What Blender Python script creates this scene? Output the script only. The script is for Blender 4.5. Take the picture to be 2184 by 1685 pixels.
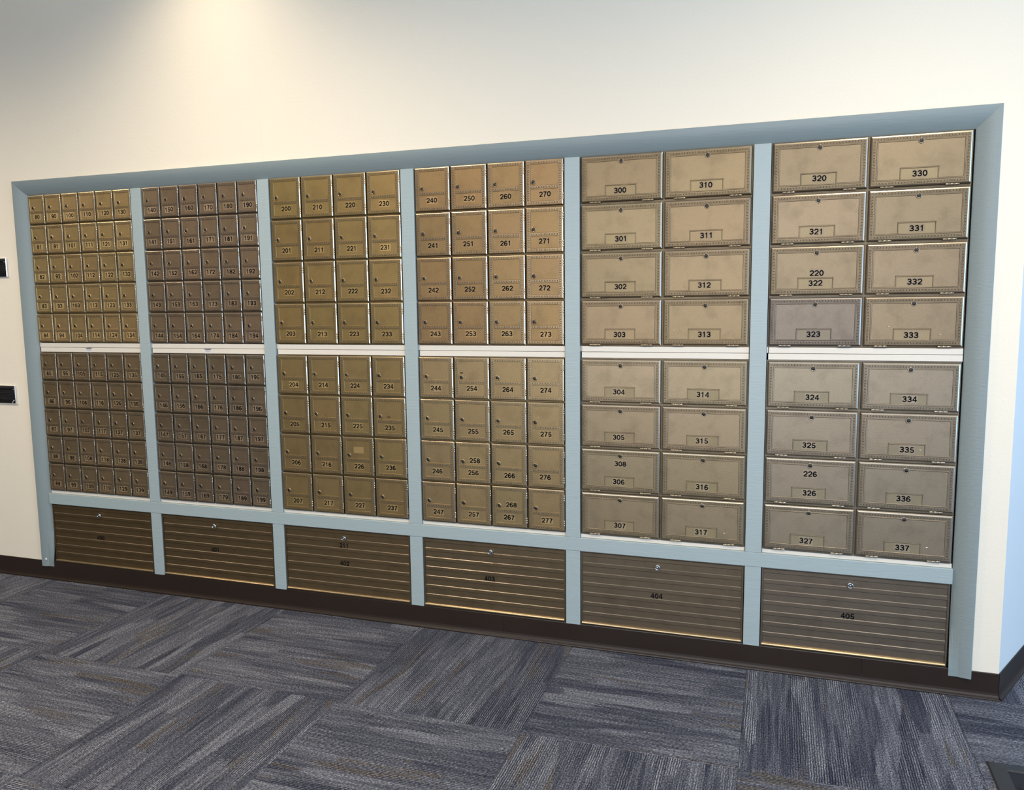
import bpy, math, random
from math import sin, cos, pi, radians
from mathutils import Vector, Matrix
random.seed(7)
for o in list(bpy.data.objects): bpy.data.objects.remove(o)
scene = bpy.context.scene
C = scene.collection

# ------------------------------------------------------------------ camera
cam_d = bpy.data.cameras.new('camera'); cam = bpy.data.objects.new('camera', cam_d); C.objects.link(cam)
cam.location = (3.1039, -2.6785, 1.2293); cam.rotation_euler = (1.45656, 0.011297, 0.322098)
cam_d.sensor_fit = 'HORIZONTAL'; cam_d.sensor_width = 36.0; cam_d.lens = 36.0 * 1695.49 / 2184
cam_d.clip_start = 0.05
scene.camera = cam
# ------------------------------------------------------------------ world, lights, exposure
world = bpy.data.worlds.new('world'); scene.world = world; world.use_nodes = True
bg = world.node_tree.nodes['Background']; bg.inputs[0].default_value = (0.50, 0.72, 1.0, 1); bg.inputs[1].default_value = 1.5
def area(name, loc, rot, sx, sy, power, col, spread=180):
    l = bpy.data.lights.new(name, 'AREA'); l.shape = 'RECTANGLE'; l.size = sx; l.size_y = sy; l.energy = power; l.color = col
    l.spread = radians(spread)
    o = bpy.data.objects.new(name, l); C.objects.link(o); o.location = loc; o.rotation_euler = rot; return o
area('daylight_side_window', (6.42, -1.9, 1.35), (0, radians(90), 0), 2.3, 5.2, 100, (0.30, 0.61, 1.0))
area('daylight_rear_window', (2.6, -5.42, 1.45), (radians(90), 0, 0), 3.7, 2.0, 82, (1.0, 0.97, 0.95))
def can(name, loc, power, size=0.07, cone=95, blend=0.9):
    l = bpy.data.lights.new(name, 'SPOT'); l.energy = power; l.color = (1.0, 0.84, 0.62); l.shadow_soft_size = size
    l.spot_size = radians(cone); l.spot_blend = blend
    o = bpy.data.objects.new(name, l); C.objects.link(o); o.location = loc; return o
can('ceiling_downlight', (1.02, -0.38, 2.79), 34, 0.07, 135, 0.9)
for x, y in ((-1.1, -1.45), (1.3, -1.45), (3.6, -1.45), (5.0, -2.6)):
    can('ceiling_downlight', (x, y, 2.79), 180, 0.09, 160, 0.75)
vs = scene.view_settings
vs.view_transform = 'Standard'; vs.look = 'None'; vs.gamma = 1.0; vs.exposure = 0.0; vs.use_curve_mapping = False
scene.cycles.max_bounces = 4; scene.cycles.diffuse_bounces = 3; scene.cycles.glossy_bounces = 2; scene.cycles.adaptive_threshold = 0.03

# ------------------------------------------------------------------ materials
def mat(name):
    m = bpy.data.materials.new(name); m.use_nodes = True
    nt = m.node_tree; return m, nt, nt.nodes['Principled BSDF']
def N(nt, t, **kw):
    n = nt.nodes.new(t)
    for k, v in kw.items(): setattr(n, k, v)
    return n
def mixc(nt, fac, a, b, blend='MIX'):
    n = N(nt, 'ShaderNodeMix', data_type='RGBA', blend_type=blend)
    for sock, v in ((n.inputs[0], fac), (n.inputs[6], a), (n.inputs[7], b)):
        if isinstance(v, bpy.types.NodeSocket): nt.links.new(v, sock)
        elif isinstance(v, (int, float)): sock.default_value = v
        else: sock.default_value = tuple(v) + ((1,) if len(v) == 3 else ())
    return n.outputs[2]
def math_(nt, op, a, b=0.0, c=0.0):
    n = N(nt, 'ShaderNodeMath', operation=op)
    for s, v in zip(n.inputs, (a, b, c)):
        if isinstance(v, bpy.types.NodeSocket): nt.links.new(v, s)
        else: s.default_value = v
    return n.outputs[0]
def noise(nt, vec, scale, detail=3, rough=0.55, **kw):
    n = N(nt, 'ShaderNodeTexNoise'); n.inputs['Scale'].default_value = scale
    n.inputs['Detail'].default_value = detail; n.inputs['Roughness'].default_value = rough
    if vec is not None: nt.links.new(vec, n.inputs['Vector'])
    return n.outputs['Fac']
def noise2(*a, **k):
    o = noise(*a, **k); o.node.noise_dimensions = '2D'; return o
def ramp(nt, fac, stops, interp='LINEAR'):
    n = N(nt, 'ShaderNodeValToRGB'); nt.links.new(fac, n.inputs[0]); cr = n.color_ramp; cr.interpolation = interp
    while len(cr.elements) < len(stops): cr.elements.new(0.5)
    for e, (p, c) in zip(cr.elements, stops):
        e.position = p; e.color = (c, c, c, 1) if isinstance(c, (int, float)) else tuple(c) + (1,)
    return n.outputs[0]
def bump(nt, bsdf, h, dist, strength=1.0):
    b = N(nt, 'ShaderNodeBump'); b.inputs['Distance'].default_value = dist; b.inputs['Strength'].default_value = strength
    nt.links.new(h, b.inputs['Height']); nt.links.new(b.outputs[0], bsdf.inputs['Normal'])
def wpos(nt): return N(nt, 'ShaderNodeNewGeometry').outputs['Position']
def plain(name, col, rough=0.5, metal=0.0, spec=0.5, var=0.0, vscale=20, bmp=0.0, bscale=200):
    m, nt, b = mat(name); b.inputs['Roughness'].default_value = rough; b.inputs['Metallic'].default_value = metal
    b.inputs['Specular IOR Level'].default_value = spec
    if var > 0:
        f = noise(nt, wpos(nt), vscale, 4)
        c = mixc(nt, f, [x * (1 - var) for x in col], [min(1, x * (1 + var)) for x in col]); nt.links.new(c, b.inputs['Base Color'])
    else: b.inputs['Base Color'].default_value = tuple(col) + (1,)
    if bmp > 0: bump(nt, b, noise(nt, wpos(nt), bscale, 2), bmp)
    return m
# cast brass: tint comes from the object's own colour, plus smudges of handling
def brass(name, rough=0.42, metal=0.75, k=1.0, grime=0.25, cast=0.0, pale=0.0):
    m, nt, b = mat(name)
    oi = N(nt, 'ShaderNodeObjectInfo')
    p = wpos(nt)
    sm = ramp(nt, noise(nt, p, 15, 3, 0.6), [(0.30, 1 - grime), (0.52, 1.0)])
    c = mixc(nt, 1.0, oi.outputs['Color'], sm, 'MULTIPLY')
    c = mixc(nt, 1.0, c, (k, k, k), 'MULTIPLY')
    fine = ramp(nt, noise(nt, p, 420, 2), [(0.3, 0.9), (0.7, 1.06)])
    c = mixc(nt, 1.0, c, fine, 'MULTIPLY')
    if pale > 0: c = mixc(nt, pale, c, (0.80, 0.76, 0.70))
    nt.links.new(c, b.inputs['Base Color'])
    b.inputs['Roughness'].default_value = rough; b.inputs['Metallic'].default_value = metal
    if cast > 0: bump(nt, b, noise(nt, p, 330, 1), cast)
    return m
M = {}
M['brass'] = brass('cast_brass', cast=0.00022, grime=0.17)
M['edge'] = brass('window_glint_edge', rough=0.22, metal=0.95, k=1.6, grime=0.05, pale=0.55)  # right door edges, paled to paint in the side window's glint
M['top_edge'] = brass('lit_top_edge', rough=0.3, metal=0.85, k=1.25, grime=0.1, pale=0.18)  # upward edges, lightened so the ceiling-lamp shine is painted in
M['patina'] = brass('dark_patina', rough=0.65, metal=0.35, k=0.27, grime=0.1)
M['frame'] = brass('shaded_brass_edge', rough=0.5, metal=0.6, k=0.46)  # door sides, left and bottom edges: shade painted into the brass
M['keybar'] = brass('raised_key_brass', rough=0.34, metal=0.8, k=1.3, grime=0.1, pale=0.10)  # paler brass, painting in the window light the small keys catch
M['face'] = brass('brass_cell_frame', rough=0.45, metal=0.7, k=0.80)
M['hinge'] = brass('hinge_brass', rough=0.28, metal=0.9, k=1.2, grime=0.15, pale=0.10)
M['collar'] = brass('lock_collar_brass', rough=0.3, metal=0.9, k=1.15, pale=0.10)
M['core'] = plain('lock_core_dark', (0.055, 0.046, 0.038), 0.36, 0.8)
M['hinge_pale'] = brass('pale_hinge_brass', rough=0.26, metal=0.9, k=1.5, grime=0.1, pale=0.45)  # paler brass for hinges of the small and medium boxes
M['key'] = plain('keyway_black', (0.005, 0.005, 0.005), 0.7)
M['ink'] = plain('black_number_ink', (0.003, 0.003, 0.004), 0.7, 0.0, 0.1)
M['sticker'] = brass('number_sticker_gold', rough=0.45, metal=0.35, k=1.0, grime=0.08)
M['chrome'] = plain('chrome', (0.75, 0.76, 0.78), 0.12, 1.0)
M['slat'] = brass('bronze_slat', rough=0.42, metal=0.75, grime=0.15)
M['pull'] = plain('gold_pull_bar', (0.62, 0.47, 0.28), 0.28, 0.95)
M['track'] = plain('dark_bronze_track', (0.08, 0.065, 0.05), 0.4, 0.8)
M['dark'] = plain('dark_interior', (0.03, 0.025, 0.02), 0.8)
M['cream'] = plain('cream_metal', (0.74, 0.69, 0.61), 0.4, 0.0, 0.5, 0.03, 10)
def paint_blue(name='blue_grey_brushed_paint', f_=1.0):
    m, nt, b = mat(name); p = wpos(nt)
    mp = N(nt, 'ShaderNodeMapping'); nt.links.new(p, mp.inputs['Vector']); mp.inputs['Scale'].default_value = (6, 60, 60)
    f = noise(nt, mp.outputs[0], 3, 4)
    c = mixc(nt, f, [x * f_ for x in (0.340, 0.415, 0.430)], [x * f_ for x in (0.375, 0.450, 0.465)]); nt.links.new(c, b.inputs['Base Color'])
    b.inputs['Roughness'].default_value = 0.42
    bump(nt, b, f, 0.0006); return m
M['blue'] = paint_blue()
M['casing'] = paint_blue('blue_grey_casing_dark', 0.66)  # same brushed paint mix, multiplied darker for the casings
def paint_wall():
    m, nt, b = mat('cream_wall_paint'); p = wpos(nt)
    c = mixc(nt, noise(nt, p, 1.3, 3), (0.840, 0.765, 0.640), (0.870, 0.797, 0.672)); nt.links.new(c, b.inputs['Base Color'])
    b.inputs['Roughness'].default_value = 0.55
    h = math_(nt, 'MULTIPLY_ADD', noise(nt, p, 7, 3), 2.2, noise(nt, p, 120, 2))
    bump(nt, b, h, 0.00035); return m
M['wall'] = paint_wall()
M['wall_side'] = plain('pale_wall_paint', (0.72, 0.71, 0.69), 0.5, 0, 0.5, 0.02, 2)
M['wall_dark'] = plain('brown_grey_wall_paint', (0.22, 0.19, 0.15), 0.6, 0, 0.4, 0.03, 2)
M['ceil'] = plain('ceiling_white', (0.78, 0.76, 0.72), 0.8)
M['base'] = plain('brown_vinyl_base', (0.022, 0.013, 0.009), 0.36, 0, 0.5, 0.18, 6)
M['black'] = plain('black_gloss', (0.008, 0.008, 0.009), 0.12)
M['silver'] = plain('silver_rib', (0.16, 0.15, 0.16), 0.3, 0.9)
M['label_white'] = plain('white_label', (0.7, 0.7, 0.72), 0.5)
M['label_band'] = plain('navy_label_band', (0.02, 0.02, 0.06), 0.5)
M['label_grey'] = plain('grey_label_print', (0.3, 0.3, 0.34), 0.5)
M['rubber'] = plain('mat_rubber', (0.022, 0.023, 0.027), 0.5, 0, 0.4, 0.1, 30)
M['matpile'] = plain('mat_pile', (0.016, 0.018, 0.024), 0.9, 0, 0.3, 0.5, 300, 0.002, 500)
M['glass'] = plain('window_frame_metal', (0.3, 0.3, 0.3), 0.4, 0.6)
def carpet():
    m, nt, b = mat('striated_carpet')
    tc = N(nt, 'ShaderNodeTexCoord').outputs['Object']; oi = N(nt, 'ShaderNodeObjectInfo')
    off = N(nt, 'ShaderNodeCombineXYZ'); r = oi.outputs['Random']
    nt.links.new(math_(nt, 'MULTIPLY', r, 37.0), off.inputs[0]); nt.links.new(math_(nt, 'MULTIPLY', r, 91.0), off.inputs[1])
    v = N(nt, 'ShaderNodeVectorMath', operation='ADD'); nt.links.new(tc, v.inputs[0]); nt.links.new(off.outputs[0], v.inputs[1]); v = v.outputs[0]
    def sc(x, y, seed=0.0):
        mp = N(nt, 'ShaderNodeMapping'); nt.links.new(v, mp.inputs['Vector'])
        mp.inputs['Scale'].default_value = (x, y, 1); mp.inputs['Location'].default_value = (seed, seed * 1.7, 0); return mp.outputs[0]
    # yarn rows run along local X, ribs repeat along Y
    jag = N(nt, 'ShaderNodeVectorMath', operation='MULTIPLY_ADD')          # ragged ends of the yarn blocks
    jn = N(nt, 'ShaderNodeTexNoise', noise_dimensions='2D'); jn.inputs['Scale'].default_value = 1.0; jn.inputs['Detail'].default_value = 1.0
    nt.links.new(sc(60, 420, 2), jn.inputs['Vector']); nt.links.new(jn.outputs['Color'], jag.inputs[0])
    jag.inputs[1].default_value = (0.05, 0.006, 0); nt.links.new(v, jag.inputs[2])
    def cells(x, y, seed):
        mp = N(nt, 'ShaderNodeMapping'); nt.links.new(jag.outputs[0], mp.inputs['Vector'])
        mp.inputs['Scale'].default_value = (x, y, 1); mp.inputs['Location'].default_value = (seed, seed * 1.7, 0)
        vo = N(nt, 'ShaderNodeTexVoronoi', distance='CHEBYCHEV', voronoi_dimensions='2D'); vo.inputs['Scale'].default_value = 1.0; nt.links.new(mp.outputs[0], vo.inputs['Vector'])
        se = N(nt, 'ShaderNodeSeparateColor'); nt.links.new(vo.outputs['Color'], se.inputs[0]); return se.outputs
    c1, c2 = cells(3.2, 19, 3.1), cells(7.0, 75, 9.7)
    streak = noise2(nt, sc(3.2, 105, 3), 1.0, 2, 0.7)
    val = math_(nt, 'MULTIPLY_ADD', c1[0], 0.33, math_(nt, 'MULTIPLY_ADD', c2[0], 0.22, math_(nt, 'MULTIPLY', streak, 0.66)))
    tone = ramp(nt, val, [(0.24, (0.026, 0.029, 0.048)), (0.46, (0.052, 0.056, 0.076)), (0.68, (0.092, 0.096, 0.119)), (0.90, (0.150, 0.156, 0.184))])
    warm = ramp(nt, math_(nt, 'MULTIPLY_ADD', c1[1], 0.7, math_(nt, 'MULTIPLY', c2[1], 0.3)), [(0.80, 0.0), (0.88, 0.55)])
    tone = mixc(nt, warm, tone, (0.080, 0.064, 0.048))
    sep = N(nt, 'ShaderNodeSeparateXYZ'); nt.links.new(tc, sep.inputs[0])
    wob = math_(nt, 'MULTIPLY_ADD', noise2(nt, sc(40, 40, 5), 1.0, 0), 0.0030, sep.outputs[1])
    rib = math_(nt, 'SINE', math_(nt, 'MULTIPLY', wob, 2 * pi / 0.0064))
    amp = ramp(nt, math_(nt, 'MULTIPLY_ADD', c1[2], 0.6, math_(nt, 'MULTIPLY', noise2(nt, sc(4.5, 9, 41), 1.0, 1, 0.6), 0.6)), [(0.45, 0.08), (0.75, 0.85)])
    loops = noise2(nt, sc(150, 330, 7), 1.0, 2, 0.6)
    loopc = ramp(nt, loops, [(0.30, 0.30), (0.52, 1.05), (0.72, 2.2)])
    ribc = math_(nt, 'MULTIPLY_ADD', math_(nt, 'MULTIPLY', rib, amp), 0.85, 1.0)
    c = mixc(nt, 1.0, tone, loopc, 'MULTIPLY')
    rc = N(nt, 'ShaderNodeCombineColor')
    for i in range(3): nt.links.new(ribc, rc.inputs[i])
    c = mixc(nt, 1.0, c, rc.outputs[0], 'MULTIPLY')
    nt.links.new(c, b.inputs['Base Color']); b.inputs['Roughness'].default_value = 0.95
    b.inputs['Specular IOR Level'].default_value = 0.15
    bump(nt, b, loops, 0.0016, 0.7); return m
M['carpet'] = carpet()

# ------------------------------------------------------------------ mesh helpers
class MB:
    def __init__(s): s.v = []; s.f = []; s.m = []; s.sm = []
    def quad(s, pts, mi=0, smooth=False):
        b = len(s.v); s.v += [tuple(p) for p in pts]; s.f.append(tuple(range(b, b + len(pts)))); s.m.append(mi); s.sm.append(smooth)
    def box(s, x0, x1, y0, y1, z0, z1, mi=0, back=True):
        b = len(s.v)
        s.v += [(x0, y0, z0), (x1, y0, z0), (x1, y0, z1), (x0, y0, z1), (x0, y1, z0), (x1, y1, z0), (x1, y1, z1), (x0, y1, z1)]
        fs = [(0, 1, 2, 3), (1, 5, 6, 2), (4, 0, 3, 7), (3, 2, 6, 7), (4, 5, 1, 0)]
        if back: fs.append((5, 4, 7, 6))
        for f in fs: s.f.append(tuple(b + i for i in f)); s.m.append(mi); s.sm.append(False)
    def rect_loft(s, rects, mis, cap=None, back=False, side=None):
        """rects: (x0,x1,z0,z1,y) from the outside in, joined by quads"""
        P = lambda r: [(r[0], r[4], r[2]), (r[1], r[4], r[2]), (r[1], r[4], r[3]), (r[0], r[4], r[3])]
        for i in range(len(rects) - 1):
            a, b = P(rects[i]), P(rects[i + 1])
            for k in range(4):
                q = (k + 1) % 4; mi = mis[i]
                if side and mi == side[0] and k != 1: mi = side[2] if k == 2 else side[1]      # window glint painted on right edge, lamp shine on top, shade on rest
                s.quad([a[k], a[q], b[q], b[k]], mi)
        if cap is not None: s.quad(P(rects[-1]), cap)
        if back: s.quad(P(rects[0])[::-1], mis[0])
    def sweep(s, prof, path_a, path_b, mi=0, caps=True, smooth=True):
        """closed profile: list of points at end a and at end b"""
        n = len(prof); b = len(s.v)
        A = [path_a(p) for p in prof]; B = [path_b(p) for p in prof]
        s.v += A + B
        for i in range(n):
            j = (i + 1) % n; s.f.append((b + i, b + j, b + n + j, b + n + i)); s.m.append(mi); s.sm.append(False)
        if caps:
            s.f.append(tuple(b + n - 1 - i for i in range(n))); s.m.append(mi); s.sm.append(False)
            s.f.append(tuple(b + n + i for i in range(n))); s.m.append(mi); s.sm.append(False)
    def lathe(s, prof, c, axis='y', n=20, mi=0, close=True, smooth=True):
        """prof: (radius, offset along axis); axis y points to -y (towards the room)"""
        b = len(s.v)
        for r, h in prof:
            for i in range(n):
                a = 2 * pi * i / n
                if axis == 'y': s.v.append((c[0] + r * cos(a), c[1] - h, c[2] + r * sin(a)))
                elif axis == 'z': s.v.append((c[0] + r * cos(a), c[1] + r * sin(a), c[2] + h))
                else: s.v.append((c[0] + h, c[1] + r * cos(a), c[2] + r * sin(a)))
        k = len(prof)
        for j in range(k - 1):
            for i in range(n):
                q = (i + 1) % n; s.f.append((b + j * n + i, b + j * n + q, b + (j + 1) * n + q, b + (j + 1) * n + i)); s.m.append(mi); s.sm.append(smooth)
        if close:
            s.f.append(tuple(b + i for i in range(n))[::-1]); s.m.append(mi); s.sm.append(False)
            s.f.append(tuple(b + (k - 1) * n + i for i in range(n))); s.m.append(mi); s.sm.append(False)
    def mesh(s, name, mats, fix=True):
        me = bpy.data.meshes.new(name); me.from_pydata(s.v, [], s.f)
        for m in mats: me.materials.append(M[m])
        me.polygons.foreach_set('material_index', s.m); me.polygons.foreach_set('use_smooth', s.sm)
        if fix:
            import bmesh
            bm = bmesh.new(); bm.from_mesh(me); bmesh.ops.remove_doubles(bm, verts=bm.verts, dist=1e-6)
            bmesh.ops.recalc_face_normals(bm, faces=bm.faces); bm.to_mesh(me); bm.free()
        me.update(); return me
def link(name, me, parent=None, loc=(0, 0, 0), col=None, rot=None):
    o = bpy.data.objects.new(name, me); C.objects.link(o); o.location = loc
    if rot: o.rotation_euler = rot
    if parent: o.parent = parent
    if col: o.color = tuple(col) + (1,)
    return o
def tag(o, label=None, cat=None, group=None, kind=None):
    if label: o['label'] = label
    if cat: o['category'] = cat
    if group: o['group'] = group
    if kind: o['kind'] = kind
    return o
def struct(name, me, label=None, **kw):
    o = link(name, me, **kw); o['kind'] = 'structure'
    if label: o['label'] = label
    return o
def boxmesh(name, dims, m):
    b = MB(); b.box(*dims); return b.mesh(name, [m])

# ------------------------------------------------------------------ layout (metres; wall face y = 0, floor z = 0)
UW, GAP = 0.560, 0.0541; PITCH = UW + GAP
ZTOP, ZMU, ZML, ZB = 1.7185, 1.0825, 1.0405, 0.4165     # upper bank top/bottom, lower bank top/bottom
RT, RB = 0.4020, 0.3538                                   # rail top / bottom
BASE = 0.083
UX = [i * PITCH for i in range(6)]
XL, XR = -0.0085, UX[5] + UW + 0.0035
COR = 3.773                                               # wall corner
ADIR = Vector((0.453, 0.8915, 0))                         # angled wall beyond the corner
CZ = 2.80

# ------------------------------------------------------------------ room shell
b = MB()
x0, x1, y1 = -4.0, COR, 0.36
ox0, ox1, oz0, oz1 = XL - 0.029, XR + 0.029, 0.03, ZTOP + 0.029
for r in ((x0, ox0, -0.02, CZ), (ox1, x1, -0.02, CZ), (ox0, ox1, oz1, CZ), (ox0, ox1, -0.02, oz0)):
    b.box(r[0], r[1], 0.0, y1, r[2], r[3])
b.box(ox0 - 0.05, ox1 + 0.05, 0.36, 0.40, -0.02, oz1 + 0.05)  # unseen backing slab, added to stop sky light leaking through the gaps
wall = struct('wall_back', b.mesh('wall_back', ['wall']), 'cream painted wall around the built-in mailboxes')
b = MB(); n = 24; z0, z1_ = 1.785, 2.07
for i in range(n):                                          # old drywall seam: a thin uneven ridge
    za, zb = z0 + (z1_ - z0) * i / n, z0 + (z1_ - z0) * (i + 1) / n
    w = 0.0016 + 0.0012 * random.random(); dx = 0.0012 * math.sin(i * 0.9)
    b.quad([(1.209 - w + dx, -0.0002, za), (1.209 + dx, -0.0016, za), (1.209 + dx, -0.0016, zb), (1.209 - w + dx, -0.0002, zb)])
    b.quad([(1.209 + dx, -0.0016, za), (1.209 + w + dx, -0.0002, za), (1.209 + w + dx, -0.0002, zb), (1.209 + dx, -0.0016, zb)])
link('wall_seam', b.mesh('wall_seam', ['wall']), wall)
# angled wall past the corner
L = 2.8; nrm = Vector((ADIR.y, -ADIR.x, 0))
def aw(t, d, z): p = Vector((COR, 0, 0)) + ADIR * t - nrm * d; return (p.x, p.y, z)
b = MB(); pr = [(0, 0), (L, 0), (L, 0.12), (0.06, 0.12)]
b.sweep(pr, lambda p: aw(p[0], p[1], -0.02), lambda p: aw(p[0], p[1], CZ))
struct('wall_right', b.mesh('wall_right', ['wall_side']), 'pale angled wall beyond the corner lit by blue daylight')
e = Vector((COR, 0, 0)) + ADIR * L
struct('wall_far', boxmesh('wall_far', (e.x - 0.1, 6.6, e.y, e.y + 0.1, -0.02, CZ), 'wall_side'))
struct('wall_left', boxmesh('wall_left', (-4.1, -4.0, -5.5, 0.36, -0.02, CZ), 'wall_dark'))
b = MB()
for r in ((-4.1, 0.7, -0.02, CZ), (4.5, 6.6, -0.02, CZ), (0.7, 4.5, 2.6, CZ), (0.7, 4.5, -0.02, 0.4)): b.box(r[0], r[1], -5.6, -5.5, r[2], r[3])
struct('wall_front', b.mesh('wall_front', ['wall']))
b = MB()
for r in ((-5.6, -4.1, -0.02, CZ), (0.9, e.y + 0.1, -0.02, CZ), (-4.1, 0.9, 2.6, CZ), (-4.1, 0.9, -0.02, 0.12)): b.box(6.5, 6.6, r[0], r[1], r[2], r[3])
struct('wall_window_side', b.mesh('wall_window_side', ['wall_side']))
b = MB()
for y in (-4.1, -2.85, -1.6, -0.35, 0.85): b.box(6.5, 6.56, y, y + 0.05, 0.12, 2.6)
for z in (0.12, 2.55): b.box(6.5, 6.56, -4.1, 0.9, z, z + 0.05)
struct('window_1', b.mesh('window_1', ['glass']))
b = MB()
for x in (0.7, 1.95, 3.2, 4.45): b.box(x, x + 0.05, -5.56, -5.5, 0.4, 2.6)
struct('window_2', b.mesh('window_2', ['glass']))
struct('ceiling', boxmesh('ceiling', (-4.1, 6.6, -5.6, e.y + 0.1, CZ, CZ + 0.1), 'ceil'))

# floor: slab + carpet tiles, quarter turned
TS = 0.6030; TX0, TY0 = 0.017, -0.617
floor = struct('floor', boxmesh('floor', (-4.1, 6.6, -5.6, e.y + 0.1, -0.06, -0.005), 'dark'), 'grey and navy striated carpet tile floor')
b = MB(); h = TS / 2 - 0.0004; hb = h - 0.0012
b.rect_loft([(-h, h, -h, h, -0.005), (-h, h, -h, h, -0.0012), (-hb, hb, -hb, hb, 0.0)], [0, 0], cap=0)
tile = b; tile.v = [(x, z, y) for x, y, z in tile.v]; tile_me = tile.mesh('carpet_tile', ['carpet'])
for i in range(-6, 11):
    for j in range(-8, 4):
        cx, cy = TX0 + (i + 0.5) * TS, TY0 + (j + 0.5) * TS
        if cy > 0.0 and (cx - COR) < 0.1: continue
        if cy > 2.4 or cx > 6.4: continue
        # parity: tile [0.62..1.22] of the row against the wall runs away from the wall
        along_y = (i + j) % 2 == 1
        link('carpet_tile', tile_me, floor, (cx, cy, 0), rot=(0, 0, (pi / 2 if along_y else 0) + (pi if random.random() < .5 else 0)))

# ------------------------------------------------------------------ baseboard
prof = [(0, 0), (0, BASE), (-0.0028, BASE), (-0.0036, BASE - 0.002), (-0.0036, 0.020), (-0.0046, 0.013), (-0.0075, 0.0075), (-0.0125, 0.0045), (-0.0135, 0.002), (-0.0135, 0)]
bb = bpy.data.objects.new('baseboard_back', None); C.objects.link(bb); tag(bb, 'dark brown vinyl cove baseboard under the mailboxes', kind='structure')
cuts = [-4.0, -2.72, -1.5, -0.279, 0.945, 2.165, 3.386, COR]
for a, c in zip(cuts[:-1], cuts[1:]):
    q = MB(); end = c - 0.0006
    if c == COR:
        q.sweep(prof, lambda p: (a, p[0], p[1]), lambda p: (COR - p[0] * 0.25, p[0], p[1]))
    else: q.sweep(prof, lambda p: (a, p[0], p[1]), lambda p: (end, p[0], p[1]))
    link('baseboard_section', q.mesh('baseboard_section', ['base']), bb)
q = MB(); q.sweep(prof, lambda p: aw(p[0] * 0.25, p[0], p[1]), lambda p: aw(L, p[0], p[1]))
struct('baseboard_right', q.mesh('baseboard_right', ['base']), 'dark brown cove baseboard along the angled wall')

# ------------------------------------------------------------------ blue trim
CW = 0.0625
def casing_prof():
    # (distance from inner edge outward, y): outer edge stands proud of the wall, face rolls back towards the doors
    pts = [(CW, 0.0), (CW, -0.0128), (CW - 0.0010, -0.0138)]
    for k in range(1, 17):
        u = 1 - k / 16; pts.append(((CW - 0.0010) * u, -0.0138 + 0.0235 * (1 - u) ** 2.0))
    pts += [(0.0, 0.0200), (0.028, 0.0200), (0.028, 0.0)]
    return pts
cp = casing_prof()
cp2 = cp
TRIM = [0]
def trim(me, label):
    TRIM[0] += 1; return struct('trim_%d' % TRIM[0], me, label)
CB = 0.060
q = MB(); q.sweep(cp, lambda p: (XL - p[0], p[1], ZTOP + p[0]), lambda p: (XR + p[0], p[1], ZTOP + p[0]))
trim(q.mesh('trim_top', ['casing']), 'blue-grey painted rounded casing along the top of the mailboxes')
for side in (0, 1):
    q = MB()
    fx = (lambda d: XL - d) if side == 0 else (lambda d: XR + d)
    foot = [(CW, -0.0042)] + [(d, min(y, -0.0062)) for d, y in cp[1:-3]] + [(0.0, -0.0042), (0.014, -0.0042), (0.028, -0.0042)]
    pair = list(zip(foot, cp))                                  # the foot clears the baseboard, then eases into the bullnose
    q.sweep(pair, lambda p: (fx(p[1][0]), p[1][1], BASE + 0.14), lambda p: (fx(p[1][0]), p[1][1], ZTOP + p[1][0]))
    q.sweep(pair, lambda p: (fx(p[0][0]), p[0][1], BASE + 0.001), lambda p: (fx(p[1][0]), p[1][1], BASE + 0.14), caps=False)
    q.sweep(pair, lambda p: (fx(p[0][0]), p[0][1], CB), lambda p: (fx(p[0][0]), p[0][1], BASE + 0.001))
    t = trim(q.mesh('trim_side', ['casing']), 'blue-grey painted rounded casing at the %s end of the mailboxes' % ('left' if side == 0 else 'right'))
    if side == 0:
        s = MB(); s.lathe([(0.0055, 0.0), (0.0055, 0.0015), (0.004, 0.003), (0.0015, 0.0036)], (-0.046, -0.0105, 0.093), n=14)
        link('screw_head', s.mesh('screw_head', ['label_white']), t)
DF = -0.0045
def bevbox(x0, x1, z0, z1, yf=DF, yb=0.02, r=0.0012):
    q = MB(); q.rect_loft([(x0, x1, z0, z1, yb), (x0, x1, z0, z1, yf + r), (x0 + r, x1 - r, z0 + r, z1 - r, yf)], [0, 0], cap=0, back=True); return q
ords = ('leftmost', 'second', 'third', 'fourth', 'rightmost')
for i in range(5):
    a, c = UX[i] + UW, UX[i + 1]
    trim(bevbox(a + 0.0012, c - 0.0008, RT + 0.0003, ZTOP - 0.001).mesh('divider', ['blue']), '%s tall blue-grey vertical divider strip between mailbox columns' % ords[i])
trim(bevbox(XL + 0.001, XR - 0.001, RB, RT).mesh('rail', ['blue']), 'long blue-grey horizontal rail above the slatted parcel lockers')
for i in range(5):
    a, c = UX[i] + UW, UX[i + 1]
    trim(bevbox(a + 0.001, c - 0.001, BASE - 0.003, RB - 0.0005, DF + 0.001).mesh('short_divider', ['blue']), '%s short blue-grey divider strip between slatted parcel lockers' % ords[i])
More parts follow.
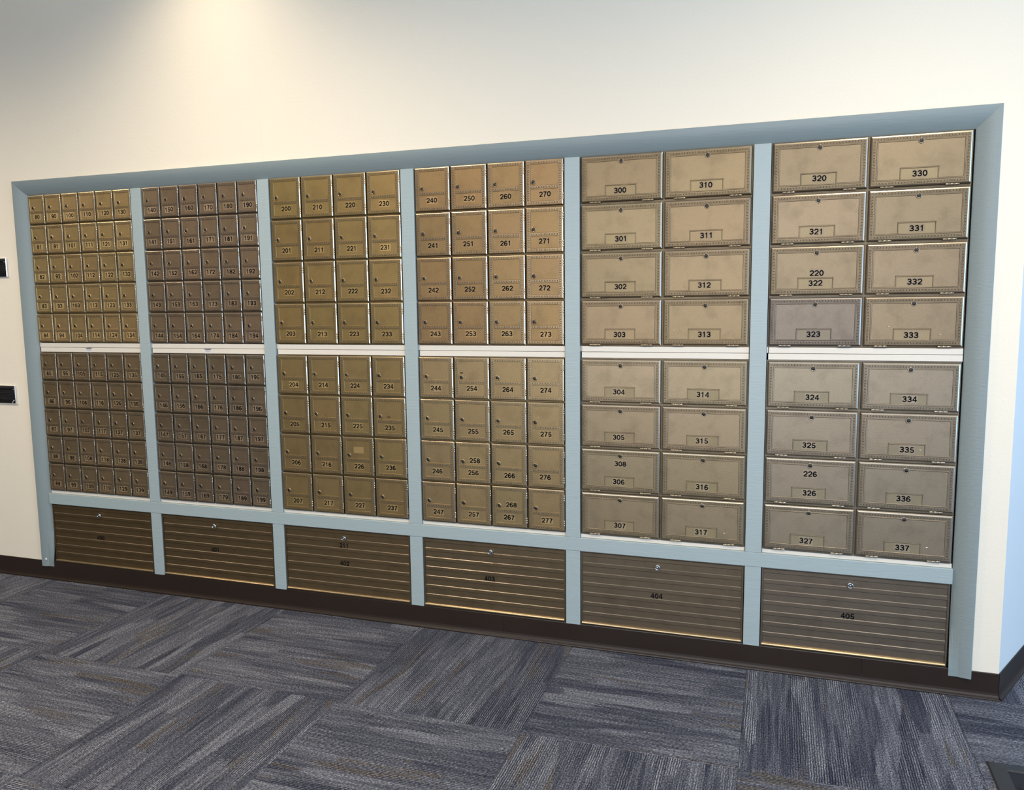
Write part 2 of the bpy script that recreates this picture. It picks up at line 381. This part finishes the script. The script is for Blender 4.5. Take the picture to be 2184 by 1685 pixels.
# cream filler strips between the upper and lower banks, and sills above the rail
ulab = ('first column from the left', 'second column from the left', 'third column from the left', 'fourth column from the left', 'fifth column from the left', 'rightmost column')
for i in range(6):
    X = UX[i]
    t = trim(bevbox(X + 0.0005, X + UW - 0.0005, RT + 0.0005, ZB - 0.0010, 0.0035, 0.02, 0.001).mesh('sill_strip', ['cream']), 'cream metal sill strip under the lower mailboxes, %s' % ulab[i])
    mid = (ZMU + ZML) / 2
    t = trim(bevbox(X + 0.0055, X + UW - 0.0005, mid + 0.0006, ZMU - 0.0012, 0.0030, 0.02, 0.001).mesh('filler_strip', ['cream']), 'cream metal filler strips between upper and lower mailboxes, %s' % ulab[i])
    low = link('filler_strip', bevbox(X + 0.0045, X + UW - 0.0005, ZML + 0.0010, mid - 0.0006, 0.0036, 0.02, 0.001).mesh('filler_strip', ['cream']), t)
    link('side_return', bevbox(X + 0.0002, X + 0.0038, mid + 0.0015, ZMU - 0.0005, 0.0045, 0.02, 0.0005).mesh('side_return', ['cream']), t)
    if i < 2:
        sx = (0.277, 0.899)[i]; s = MB()
        s.quad([(sx - 0.016, 0.0033, ZML + 0.0012), (sx + 0.016, 0.0033, ZML + 0.0012), (sx + 0.016, 0.0033, mid - 0.0012), (sx - 0.016, 0.0033, mid - 0.0012)], 0)
        s.quad([(sx - 0.016, 0.0032, mid - 0.0042), (sx + 0.016, 0.0032, mid - 0.0042), (sx + 0.016, 0.0032, mid - 0.0012), (sx - 0.016, 0.0032, mid - 0.0012)], 1)
        for k in range(4):
            zz = mid - 0.0065 - k * 0.0027
            s.quad([(sx - 0.012 + 0.003 * (k == 3), 0.0032, zz), (sx + 0.012 - 0.002 * (k % 2), 0.0032, zz), (sx + 0.012 - 0.002 * (k % 2), 0.0032, zz + 0.0011), (sx - 0.012 + 0.003 * (k == 3), 0.0032, zz + 0.0011)], 2)
        link('maker_label', s.mesh('maker_label', ['label_white', 'label_band', 'label_grey']), t)

# ------------------------------------------------------------------ digits (bold grotesque, drawn as strokes; height 1)
T = 0.21
def arc(cx, cy, rx, ry, a0, a1, n=12):
    return [(cx + rx * cos(radians(a0 + (a1 - a0) * i / n)), cy + ry * sin(radians(a0 + (a1 - a0) * i / n))) for i in range(n + 1)]
def stroke(path, t=T, closed=False):
    L_, R_ = [], []; n = len(path)
    for i, p in enumerate(path):
        if closed: a, c = path[(i - 1) % n], path[(i + 1) % n]
        else: a, c = path[max(0, i - 1)], path[min(n - 1, i + 1)]
        dx, dy = c[0] - a[0], c[1] - a[1]; l = math.hypot(dx, dy) or 1
        nx, ny = -dy / l * t / 2, dx / l * t / 2
        L_.append((p[0] + nx, p[1] + ny)); R_.append((p[0] - nx, p[1] - ny))
    return [[R_[i], R_[(i + 1) % n], L_[(i + 1) % n], L_[i]] for i in range(n if closed else n - 1)]
rc = lambda x0, x1, y0, y1: [[(x0, y0), (x1, y0), (x1, y1), (x0, y1)]]
six = stroke(arc(.37, .315, .265, .222, 0, 360, 20)[:-1], T, True) + stroke(arc(.385, .62, .255, .29, 28, 105, 7) + arc(.385, .50, .275, .41, 105, 195, 9))
GLY = {
 '0': stroke(arc(.37, .5, .27, .408, 0, 360, 24)[:-1], T, True),
 '1': rc(.29, .485, 0, 1) + [[(.09, .69), (.30, .69), (.30, .92), (.20, .845), (.09, .825)], [(.29, .80), (.485, 1), (.335, 1), (.28, .90)]],
 '2': stroke(arc(.37, .665, .265, .245, 178, -28, 14) + [(.47, .42), (.30, .29), (.18, .16), (.145, .09)]) + rc(.05, .70, 0, .175),
 '3': stroke(arc(.36, .715, .235, .195, 168, -90, 14)) + stroke(arc(.36, .295, .265, .207, 90, -168, 14)) + rc(.24, .38, .43, .60),
 '4': rc(.43, .615, 0, 1) + rc(.03, .73, .215, .375) + [[(.03, .375), (.22, .375), (.46, .76), (.46, 1), (.41, 1), (.03, .40)]],
 '5': rc(.15, .66, .83, 1) + [[(.06, .46), (.23, .50), (.29, 1), (.135, 1)]] + stroke(arc(.355, .315, .265, .225, 138, -165, 16)),
 '6': six,
 '7': rc(.05, .70, .825, 1) + stroke([(.60, .87), (.47, .66), (.37, .42), (.31, .20), (.285, 0)]),
 '8': stroke(arc(.37, .725, .225, .185, 0, 360, 18)[:-1], T * .95, True) + stroke(arc(.37, .295, .27, .205, 0, 360, 20)[:-1], T, True),
 '9': [[(.74 - x, 1 - y) for x, y in f] for f in six],
}
def number_mesh(txt, h=0.0178):
    b = MB(); adv = 0.79; tw = adv * len(txt)
    for k, ch in enumerate(txt):
        for f in GLY[ch]: b.quad([((k * adv + 0.02 + x - tw / 2) * h, 0, (y - .5) * h) for x, y in f])
    return b.mesh('number_' + txt, ['ink'], fix=False)

# ------------------------------------------------------------------ mailbox meshes
FF, DB, BS, FR, PF = 0.0115, 0.0112, 0.0026, -0.0030, -0.0016      # face frame, door back, bevel start, front, panel floor
def body_mesh(w, hgt):
    b = MB(); g = 0.0001; t = 0.0036; D = 0.32
    b.rect_loft([(g, w - g, g, hgt - g, D), (g, w - g, g, hgt - g, FF), (t, w - t, t, hgt - t, FF), (t, w - t, t, hgt - t, 0.012), (t, w - t, t, hgt - t, D - 0.002)], [1, 0, 0, 1], cap=1, back=True)
    return b.mesh('body', ['face', 'dark'])
def keyband(b, x0, x1, z0, z1, n, horizontal=True, y=FR, flip=False):
    """row of n raised meander keys in a rectangle; bars are raised, floor is patina"""
    e = 0.0001; hk = 0.0007
    b.quad([(x0, y - e, z0), (x1, y - e, z0), (x1, y - e, z1), (x0, y - e, z1)], 2)
    ln, wd = (x1 - x0, z1 - z0) if horizontal else (z1 - z0, x1 - x0)
    p = ln / n
    for k in range(n):
        mir = (k >= n / 2) != flip
        for u0, u1, w0, w1 in ((0.04, 0.23, 0.06, 0.96), (0.23, 0.92, 0.77, 0.96), (0.73, 0.92, 0.29, 0.77), (0.45, 0.73, 0.29, 0.47), (0.23, 1.04, 0.0, 0.09)):
            if mir: u0, u1 = 1 - u1, 1 - u0
            a0, a1 = (k + u0) * p, (k + u1) * p; c0, c1 = w0 * wd, w1 * wd
            a1 = min(a1, ln); a0 = max(a0, 0)
            if horizontal: b.box(x0 + a0, x0 + a1, y - e - hk, y, z0 + c0, z0 + c1, 0, back=False)
            else: b.box(x0 + c0, x0 + c1, y - e - hk, y, z0 + a0, z0 + a1, 0, back=False)
def keysquare(b, x0, x1, z0, z1, y=FR):
    e = 0.0001; hk = 0.0007; w, h = x1 - x0, z1 - z0
    b.quad([(x0, y - e, z0), (x1, y - e, z0), (x1, y - e, z1), (x0, y - e, z1)], 2)
    for u0, u1, v0, v1 in ((.06, .94, .06, .24), (.06, .94, .76, .94), (.06, .24, .24, .76), (.76, .94, .24, .76), (.40, .60, .40, .60)):
        b.box(x0 + u0 * w, x0 + u1 * w, y - e - hk, y, z0 + v0 * h, z0 + v1 * h, 0, back=False)
def ring(b, o, i, ch, yo, yi, mi_flat=0, mi_ch=0):
    b.rect_loft([(*o, yo), (*i, yo), (i[0] + ch, i[1] - ch, i[2] + ch, i[3] - ch, yi)], [mi_flat, mi_ch], cap=0)
def rounded(x0, x1, z0, z1, r):
    out = [(x0, x1, z0, z1, DB)]
    for a in (0, 30, 60, 90):
        i = r * (1 - cos(radians(a))); out.append((x0 + i, x1 - i, z0 + i, z1 - i, FR + r * (1 - sin(radians(a)))))
    return out
def make_type(kind, w, hgt):
    """returns meshes for one size of mailbox"""
    d = {}; d['body'] = body_mesh(w, hgt)
    b = MB(); k = MB()
    if kind in 'AB':
        mx, mz = 0.0024, 0.0029; bev = 0.0030 if kind == 'A' else 0.0036
        X0, X1, Z0, Z1 = mx, w - mx, mz, hgt - mz
        if kind == 'A':
            pl, pr = 0.0115, w - 0.0125; s = hgt / 0.127
            zt, zm1, zm0, zb = hgt - 0.0165 * s, hgt - 0.068 * s, hgt - 0.0785 * s, 0.0125 * s
        else:
            pl, pr = 0.0200, w - 0.0205; s = hgt / 0.159
            zt, zm1, zm0, zb = hgt - 0.0165 * s, hgt - 0.0880 * s, hgt - 0.1000 * s, 0.0180 * s
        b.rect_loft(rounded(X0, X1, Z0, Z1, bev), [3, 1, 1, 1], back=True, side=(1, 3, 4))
        O = (X0 + bev, X1 - bev, Z0 + bev, Z1 - bev); zm = (zm0 + zm1) / 2
        ring(b, (O[0], O[1], zm, O[3]), (pl, pr, zm1, zt), 0.0009, FR, PF)
        ring(b, (O[0], O[1], O[2], zm), (pl, pr, zb, zm0), 0.0009, FR, PF)
        g = 0.0008 if kind == 'A' else 0.0014
        bw = (pl - O[0] - 2 * g); bh = (O[3] - zt - 2 * g); bm = zm1 - zm0 - 2 * g
        nx = 8 if kind == 'A' else 11; nz = 14 if kind == 'A' else 16
        xa, xb = O[0] + g, pl - g; xc, xd = pr + g, O[1] - g
        keyband(k, xb + 0.0006, xc - 0.0006, zt + g, O[3] - g, nx); keyband(k, xb + 0.0006, xc - 0.0006, O[2] + g, zb - g, nx)
        keyband(k, xb + 0.0006, xc - 0.0006, zm0 + g, zm1 - g, nx)
        keyband(k, xa, xb, zb, zt, nz, False); keyband(k, xc, xd, zb, zt, nz, False, flip=True)
        for (p, q) in ((xa, xb), (xc, xd)):
            keysquare(k, p, q, zt + g, O[3] - g); keysquare(k, p, q, O[2] + g, zb - g)
        d['lock'] = ((pl + (0.0165 if kind == 'A' else 0.0100)), PF, zm1 + (0.0125 if kind == 'A' else 0.0115))
        d['num'] = ((pl + pr) / 2 + 0.0005, PF, (zb + zm0) / 2 + 0.002)
        d['extra'] = ((pl + pr) / 2 + 0.008, PF, zm1 + 0.017)
        hb = MB()
        for j in range(3):
            hh = hgt * 0.155 / 3
            hb.lathe([(0.0018, 0), (0.0023, 0.0006), (0.0023, hh - 0.0008), (0.0018, hh - 0.0002)], (0, 0, j * hh - hgt * 0.0775), 'z', 10)
        hb.box(-0.004, 0.0002, 0.0008, 0.0020, -hgt * 0.075, hgt * 0.075)
        d['hinge'] = hb.mesh('hinge', ['hinge_pale']); d['hinge_at'] = [(X1 - 0.0010, -0.0018, hgt * 0.79), (X1 - 0.0010, -0.0018, hgt * 0.20)]
        d['lock_rot'] = 0.0
    else:
        mx, mz, bev = 0.0028, 0.0038, 0.0058
        X0, X1, Z0, Z1 = mx, w - mx, mz, hgt - mz
        O = (X0 + bev, X1 - bev, Z0 + bev, Z1 - bev)
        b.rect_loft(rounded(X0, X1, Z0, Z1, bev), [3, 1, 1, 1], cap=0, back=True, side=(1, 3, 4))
        ka, kb = 0.0010, 0.0094                        # key band, from the bevel inwards
        i0, i1 = O[0] + ka, O[0] + kb; j0, j1 = O[1] - kb, O[1] - ka
        k0, k1 = O[2] + ka, O[2] + kb; l0, l1 = O[3] - kb, O[3] - ka
        keyband(k, i1 + .0003, j0 - .0003, l0, l1, 28, flip=True); keyband(k, i1 + .0003, j0 - .0003, k0, k1, 28)
        keyband(k, i0, i1, k1 + .0003, l0 - .0003, 13, False); keyband(k, j0, j1, k1 + .0003, l0 - .0003, 13, False, flip=True)
        for (p, q) in ((i0, i1), (j0, j1)):
            keysquare(k, p, q, l0, l1); keysquare(k, p, q, k0, k1)
        # moulded ridge round the field
        f0, f1, g0, g1 = i1 + 0.0022, j0 - 0.0022, k1 + 0.0018, l0 - 0.0018; r = 0.0010
        b.rect_loft([(f0, f1, g0, g1, FR - .00005), (f0 + r, f1 - r, g0 + r, g1 - r, FR - 0.0010), (f0 + 2.6 * r, f1 - 2.6 * r, g0 + 2.6 * r, g1 - 2.6 * r, FR - 0.0010), (f0 + 3.6 * r, f1 - 3.6 * r, g0 + 3.6 * r, g1 - 3.6 * r, FR - .00005)], [0, 0, 0])
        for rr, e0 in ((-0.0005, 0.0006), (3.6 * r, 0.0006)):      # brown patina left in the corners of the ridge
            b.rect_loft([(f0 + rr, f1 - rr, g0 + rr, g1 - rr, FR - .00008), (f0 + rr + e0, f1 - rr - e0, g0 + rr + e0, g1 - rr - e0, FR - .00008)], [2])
        # three-sided number frame standing on the lower ridge
        cx = w / 2 - 0.0015; pw = 0.0525; zb, zt = g0 + 2.8 * r, g0 + 0.0375
        for (a, c, lo, hi) in ((cx - pw, cx - pw + 0.0032, zb, zt), (cx + pw - 0.0032, cx + pw, zb, zt), (cx - pw, cx + pw, zt - 0.0032, zt)):
            b.rect_loft([(a, c, lo, hi, FR), (a + .0009, c - .0009, lo + .0009, hi - .0009, FR - 0.0014)], [0], cap=0)
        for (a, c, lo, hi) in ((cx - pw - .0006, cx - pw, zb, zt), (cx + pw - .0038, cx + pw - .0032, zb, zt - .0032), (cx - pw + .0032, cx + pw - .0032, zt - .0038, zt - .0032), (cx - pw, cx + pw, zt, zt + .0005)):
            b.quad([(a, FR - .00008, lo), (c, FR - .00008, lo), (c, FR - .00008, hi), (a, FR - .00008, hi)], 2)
        pm = MB(); pm.rect_loft([(cx - pw + .0039, cx + pw - .0039, zb + .0004, zt - .0039, FR), (cx - pw + .0041, cx + pw - .0041, zb + .0006, zt - .0041, FR - .00012)], [0], cap=0)
        d['plate'] = pm.mesh('number_plate', ['sticker'])
        d['lock'] = (w / 2, FR, g1 - 0.0045); d['num'] = (cx, FR, (zb + zt) / 2 - 0.0008); d['extra'] = (cx + 0.003, FR, zt + 0.0135)
        hb = MB(); hl = w * 0.135
        for j in range(3):
            hh = hl / 3
            hb.lathe([(0.0026, 0), (0.0031, 0.0007), (0.0031, hh - 0.0010), (0.0026, hh - 0.0003)], (j * hh - hl / 2, 0, 0), 'x', 10)
        hb.box(-hl / 2, hl / 2, 0.0004, 0.0040, -0.0030, 0.0008)
        d['hinge'] = hb.mesh('hinge', ['hinge']); d['hinge_at'] = [(w * 0.185, 0.0000, Z0 + 0.0002), (w * 0.815, 0.0000, Z0 + 0.0002)]
        d['lock_rot'] = pi / 2
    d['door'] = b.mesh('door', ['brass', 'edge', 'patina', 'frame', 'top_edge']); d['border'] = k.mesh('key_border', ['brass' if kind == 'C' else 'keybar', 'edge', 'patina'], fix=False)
    return d
q = MB(); q.lathe([(0.0086, -0.0005), (0.0086, 0.0014), (0.0079, 0.0023), (0.0063, 0.0025), (0.0060, 0.0014)], (0, 0, 0), n=22)
LOCK_COLLAR = q.mesh('lock', ['collar'])
q = MB(); q.lathe([(0.0060, 0.0), (0.0060, 0.0022), (0.0054, 0.0027), (0.0012, 0.0028)], (0, 0, 0), n=18)
LOCK_CORE = q.mesh('lock_core', ['core'])
q = MB(); q.box(-0.0009, 0.0009, -0.00305, -0.0020, -0.0036, 0.0036); LOCK_KEY = q.mesh('keyway', ['key'])
q = MB(); q.rect_loft([(-.0215, .0215, -.0125, .0125, 0), (-.0214, .0214, -.0124, .0124, -0.00015)], [0], cap=0); STICK = q.mesh('number_sticker', ['sticker'])

q = MB(); q.lathe([(0.0030, -0.0002), (0.0024, 0.0006), (0.0008, 0.0010)], (0, 0, 0), n=10)
q.v = [(x, y, z * 0.55) for x, y, z in q.v]; CHIP = q.mesh('chip', ['keybar'])        # small dings in the cast doors
CHIPS = {'254': [(.0165, -.001, 1.1)], '275': [(.012, .018, .7)], '266': [(.028, .008, .7)], '215': [(.029, -.004, .7)], '213': [(.018, -.002, .6)],
         '317': [(.76, .27, 1.6)], '333': [(.26, .40, 1.1), (.77, .25, 1.2)], '337': [(.74, .30, 1.5)], '335': [(.63, .26, 1.1)], '313': [(.14, .32, 1.2)], '312': [(.26, .22, 1.0)]}
# tints (linear) of each bank half: its own finish plus some lighting painted in
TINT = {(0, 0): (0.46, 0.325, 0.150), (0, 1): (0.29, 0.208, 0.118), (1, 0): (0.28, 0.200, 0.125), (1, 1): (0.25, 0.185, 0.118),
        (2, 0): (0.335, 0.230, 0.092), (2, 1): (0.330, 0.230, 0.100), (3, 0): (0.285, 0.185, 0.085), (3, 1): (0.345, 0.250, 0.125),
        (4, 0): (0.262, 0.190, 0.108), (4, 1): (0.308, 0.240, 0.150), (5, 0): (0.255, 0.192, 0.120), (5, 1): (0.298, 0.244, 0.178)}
FINISH = {(0, 0): 'gold', (0, 1): 'dark bronze', (1, 0): 'brown bronze', (1, 1): 'dark bronze', (2, 0): 'gold', (2, 1): 'gold', (3, 0): 'bronze',
          (3, 1): 'pale gold', (4, 0): 'champagne', (4, 1): 'champagne', (5, 0): 'champagne', (5, 1): 'champagne'}
EXTRA = {'256': '258', '267': '268', '306': '308', '322': '220', '326': '226'}
TINY = {'254': ('268', 0.0005, 0.0158), '235': ('234', 0.0370, -0.0010)}
BRIGHT = {'240', '250', '140', '150', '170', '243', '253', '263', '273', '204', '231', '230', '100'}
SIZEW = {'A': 'small', 'B': 'medium', 'C': 'large'}
BANKN = [('upper %s bank' % w_, 'lower %s bank' % w_) for w_ in ('leftmost', 'second', 'third', 'fourth', 'fifth', 'rightmost')]
COLW = {6: ('first', 'second', 'third', 'fourth', 'fifth', 'last'), 4: ('first', 'second', 'third', 'last'), 2: ('left one', 'right one')}
ROWW = {5: ('top', 'second', 'middle', 'fourth', 'bottom'), 4: ('top', 'second', 'third', 'bottom')}
nums = {}
def nmesh(t, h=0.0178):
    if (t, h) not in nums: nums[(t, h)] = number_mesh(t, h)
    return nums[(t, h)]
def scol(c, f): return tuple(min(1.0, x * f) for x in c)
for u in range(6):
    kind = 'AABBCC'[u]; cols = (6, 6, 4, 4, 2, 2)[u]; rows = (5, 5, 4, 4, 4, 4)[u]
    first = (80, 140, 200, 240, 300, 320)[u]
    for half in (0, 1):
        ztop, zbot = ((ZTOP + 0.0015, ZMU), (ZML, ZB))[half]
        w = (UW - 0.002) / cols; hgt = (ztop - zbot) / rows
        d = make_type(kind, w, hgt)
        for r in range(rows):
            for c in range(cols):
                num = str(first + c * 10 + r + half * rows)
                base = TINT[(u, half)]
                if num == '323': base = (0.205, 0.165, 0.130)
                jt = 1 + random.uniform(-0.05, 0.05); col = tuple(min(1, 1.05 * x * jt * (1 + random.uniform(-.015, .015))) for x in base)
                root = bpy.data.objects.new('mailbox', None); C.objects.link(root); root.empty_display_size = 0.02
                root.location = (UX[u] + 0.001 + c * w, 0, ztop - (r + 1) * hgt)
                fin = FINISH[(u, half)] if num != '323' else 'greyish'
                lab = '%s %s mailbox marked %s, %s in the %s row of the %s' % (SIZEW[kind], fin, num, COLW[cols][c], ROWW[rows][r], BANKN[u][half])
                if num in EXTRA: lab = '%s %s mailbox marked %s and %s, %s, %s row, %s' % (SIZEW[kind], fin, EXTRA[num], num, COLW[cols][c], ROWW[rows][r], BANKN[u][half])
                tag(root, lab, 'mailbox', '%s mailboxes in the %s' % (SIZEW[kind], BANKN[u][half]))
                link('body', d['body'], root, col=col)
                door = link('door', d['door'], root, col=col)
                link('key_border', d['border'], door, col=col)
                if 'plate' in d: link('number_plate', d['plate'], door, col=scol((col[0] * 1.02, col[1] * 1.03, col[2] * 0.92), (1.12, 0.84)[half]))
                lx, ly, lz = d['lock']
                lk = link('lock', LOCK_COLLAR, root, (lx, ly, lz), col)
                core = link('lock_core', LOCK_CORE, lk)
                link('keyway', LOCK_KEY, lk, rot=(0, d['lock_rot'] + random.uniform(-.12, .12), 0))
                for ha in d['hinge_at']: link('hinge', d['hinge'], root, ha, scol(col, 1.1))
                tilt = random.uniform(-0.025, 0.025); nx, ny, nz = d['num']
                nx += random.uniform(-.0035, .0035); nz += random.uniform(-.0015, .0015)
                st = link('number_sticker', STICK, door, (nx, ny - 0.00015, nz), scol(col, 1.35 if num in BRIGHT else random.uniform(0.98, 1.12)), (0, tilt, 0))
                link('number', nmesh(num), door, (nx, ny - 0.0004, nz), rot=(0, tilt, 0))
                if num in EXTRA:
                    ex, ey, ez = d['extra']
                    if num in ('306', '326'): ez = hgt * 0.665
                    link('number_sticker', STICK, door, (ex, ey - 0.00005, ez), scol(col, 1.05)); link('number', nmesh(EXTRA[num]), door, (ex, ey - 0.0004, ez))
                for cx_, cz_, cs in CHIPS.get(num, ()):
                    link('chip', CHIP, door, (lx + cx_, ly, lz + cz_) if kind != 'C' else (w * cx_, FR, hgt * cz_), scol(col, 1.5), (0, random.uniform(-.6, .6), 0)).scale = (cs, 1, cs)
                if num == '226': link('number_sticker', STICK, door, (w * 0.52, ly - 0.0001, hgt * 0.66), scol(col, 1.12))
                if num in TINY:
                    t, dx, dz = TINY[num]
                    link('small_number', nmesh(t, 0.0055), door, (lx + dx, ly - 0.0004, lz + dz))

# ------------------------------------------------------------------ parcel lockers with ribbed slats
PB = 0.0965; NS = 7; SP = (RB - 0.0035 - PB) / NS
LT = [(0.150, 0.100, 0.048), (0.150, 0.103, 0.052), (0.158, 0.110, 0.058), (0.160, 0.117, 0.068), (0.168, 0.130, 0.088), (0.175, 0.142, 0.108)]  # tints lighten rightwards, painting in the brighter reflections there
wl = UW - 0.004
sp = [(0.0095, 0.0), (0.0030, 0.0), (0.0030, SP * 0.585), (0.0010, SP * 0.625), (0.0010, SP * 0.940), (0.0030, SP * 0.988), (0.0030, SP), (0.0095, SP)]
q = MB(); q.sweep(sp, lambda p: (0.006, p[0], p[1] + 0.0001), lambda p: (wl - 0.006, p[0], p[1] - 0.0001), smooth=False); q.m[4] = 1; q.m[2] = 2; SLAT = q.mesh('slat', ['slat', 'top_edge', 'track'])  # painted light on rib tops, painted shade on rib undersides
q = MB()
pb = [(0.009, 0.0)] + [(0.0035 - 0.0085 * sin(pi * k / 10), 0.0115 * (1 - cos(pi * k / 10)) / 2) for k in range(11)] + [(0.009, 0.0115)]
q.sweep(pb, lambda p: (0.004, p[0], p[1]), lambda p: (wl - 0.004, p[0], p[1])); PULL = q.mesh('pull_bar', ['pull'])
for i in range(len(PULL.polygons)): pass
q = MB(); q.box(0.0, wl, 0.0005, 0.014, 0, 0.0040); q.box(0.0, wl, -0.0020, 0.0005, -0.0010, 0.0014); TRK = q.mesh('bottom_track', ['track'])
q = MB(); g = 0.0
q.rect_loft([(0, wl, BASE + .0005, RB - 0.0008, 0.34), (0, wl, BASE + .0005, RB - 0.0008, 0.0), (0.0055, wl - 0.0055, BASE + 0.006, RB - 0.0028, 0.0), (0.0055, wl - 0.0055, BASE + .006, RB - 0.0028, 0.012), (0.0055, wl - 0.0055, BASE + .006, RB - 0.0028, 0.338)], [1, 0, 0, 1], cap=1, back=True)
LBODY = q.mesh('body', ['slat', 'dark'])
q = MB(); q.lathe([(0.0098, -0.001), (0.0098, 0.0045), (0.0088, 0.0068), (0.0066, 0.0076), (0.0062, 0.0060)], (0, 0, 0), n=24); LK = q.mesh('lock', ['chrome'])
q = MB(); q.lathe([(0.0060, 0.004), (0.0060, 0.0064), (0.0046, 0.0066), (0.0044, 0.0056)], (0, 0, 0), n=20); LKC = q.mesh('lock_core', ['core'])
q = MB(); q.lathe([(0.0030, 0.004), (0.0030, 0.0068), (0.0010, 0.0069)], (0, 0, 0), n=14); LKP = q.mesh('lock_pin', ['chrome'])
for i in range(6):
    num = str(400 + i); col = tuple(1.1 * c for c in LT[i])
    root = bpy.data.objects.new('parcel_locker', None); C.objects.link(root); root.empty_display_size = 0.05
    root.location = (UX[i] + 0.002, 0, 0)
    lab = 'wide bronze slatted parcel locker marked %s, %s from the left below the mailboxes' % (num, ('first', 'second', 'third', 'fourth', 'fifth', 'last')[i])
    if i == 2: lab = 'wide bronze slatted parcel locker marked 211 and 402, third from the left'
    tag(root, lab, 'locker', 'slatted parcel lockers along the bottom')
    link('body', LBODY, root, col=scol(col, .9))
    z0 = PB
    dbm = boxmesh('door', (0.006, wl - 0.006, 0.0096, 0.0115, PB, RB - 0.0036), 'track')
    door = link('door', dbm, root)
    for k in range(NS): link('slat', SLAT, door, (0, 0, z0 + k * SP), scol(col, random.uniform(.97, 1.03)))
    link('pull_bar', PULL, root, (0, 0, PB - 0.0116)); link('bottom_track', TRK, root, (0, 0, BASE + 0.0007))
    lx = wl * 0.487; lk = link('lock', LK, root, (lx, 0.0010, z0 + (NS - 1) * SP + SP * 0.14)); link('lock_core', LKC, lk); link('lock_pin', LKP, lk)
    nxo = wl * (0.480 + random.uniform(-.004, .004))
    for txt, s in ((num, 4),) + ((('211', 2),) if i == 2 else ()):
        zc = z0 + (NS - s) * SP + SP * 0.60 - 0.0118
        link('number', nmesh(txt), door, (nxo, 0.0026, zc), rot=(0, random.uniform(-.02, .02), 0))

# ------------------------------------------------------------------ black ribbed wall plates at the left edge
def slot(x1, z0, z1, lab, latch):
    root = bpy.data.objects.new('mail_slot', None); C.objects.link(root); root.location = (x1 - 0.15, 0, z0); root.empty_display_size = 0.05
    tag(root, lab, 'mail slot', 'black mail slots on the wall')
    w, h = 0.15, z1 - z0; Y = -0.009
    q = MB(); q.rect_loft([(-w, w, 0, h, 0.0), (-w, w, 0, h, Y + .002), (-w + .002, w - .002, .002, h - .002, Y)], [0, 0], cap=1, back=True)
    link('housing', q.mesh('housing', ['chrome', 'black']), root)
    n = 6
    for k in range(n):
        zz = h * 0.24 + k * h * 0.088
        q = MB(); q.box(-w + .008, w - .006, Y - 0.0016, Y - .0001, 0, h * 0.034); link('rib', q.mesh('rib', ['silver']), root, (0, 0, zz))
    q = MB(); q.box(-w + .004, w - .004, Y - 0.003, Y - .0001, 0, h * 0.10); link('top_band', q.mesh('top_band', ['silver']), root, (0, 0, h * 0.87))
    q = MB(); q.lathe([(0.003, 0), (0.003, 0.001), (0.0015, 0.0018)], (w - 0.010, Y - .0001, h * 0.80), n=12); link('screw', q.mesh('screw', ['chrome']), root)
    if latch:
        q = MB(); m = 10
        for k in range(m):
            a0, a1 = radians(90 + 90 * k / m), radians(90 + 90 * (k + 1) / m)
            P = lambda a, r: (w - .004 + r * cos(a), Y - .001, .003 + r * sin(a) * 0.95)
            q.quad([P(a0, .013), P(a1, .013), P(a1, .0155), P(a0, .0155)])
        link('finger_notch', q.mesh('finger_notch', ['label_white'], fix=False), root)
slot(-0.1455, 1.3735, 1.4555, 'upper black ribbed mail slot on the cream wall, cut by the left border', False)
slot(-0.1545, 0.8055, 0.8870, 'lower black ribbed mail slot on the cream wall, cut by the left border', True)

# ------------------------------------------------------------------ entrance mat at the lower right
mw, md, bw = 0.92, 0.62, 0.040
root = bpy.data.objects.new('floor_mat', None); C.objects.link(root); root.location = (3.648, -0.385 - md, 0.0); root.rotation_euler = (0, 0, radians(-1.0))
tag(root, 'black rubber-edged entrance mat on the carpet at the lower right', 'floor mat')
q = MB(); q.rect_loft([(0, mw, 0, md, 0.0005), (0.004, mw - .004, 0.004, md - .004, 0.004), (bw, mw - bw, bw, md - bw, 0.0075), (bw + .002, mw - bw - .002, bw + .002, md - bw - .002, 0.005)], [0, 0, 0], cap=1, back=True)
q.v = [(x, z, y) for x, y, z in q.v]; link('border', q.mesh('border', ['rubber', 'matpile']), root)
q = MB()
blk = [(-0.020, -0.007), (0.020, -0.007), (0.020, 0.007), (-0.020, 0.007)]
q.sweep(blk, lambda p: (p[0], p[1], 0.0), lambda p: (p[0] * .88, p[1] * .75, 0.0035)); BLK = q.mesh('tread_block', ['matpile'])
ang = radians(40)
for i in range(17):
    for j in range(11):
        x, y = bw + 0.028 + i * 0.049, bw + 0.028 + j * 0.049
        if x > mw - bw - .024 or y > md - bw - .024: continue
        s = 1 if (i + j) % 2 else -1
        link('tread_block', BLK, root, (x, y, 0.0051), rot=(0, 0, s * ang))
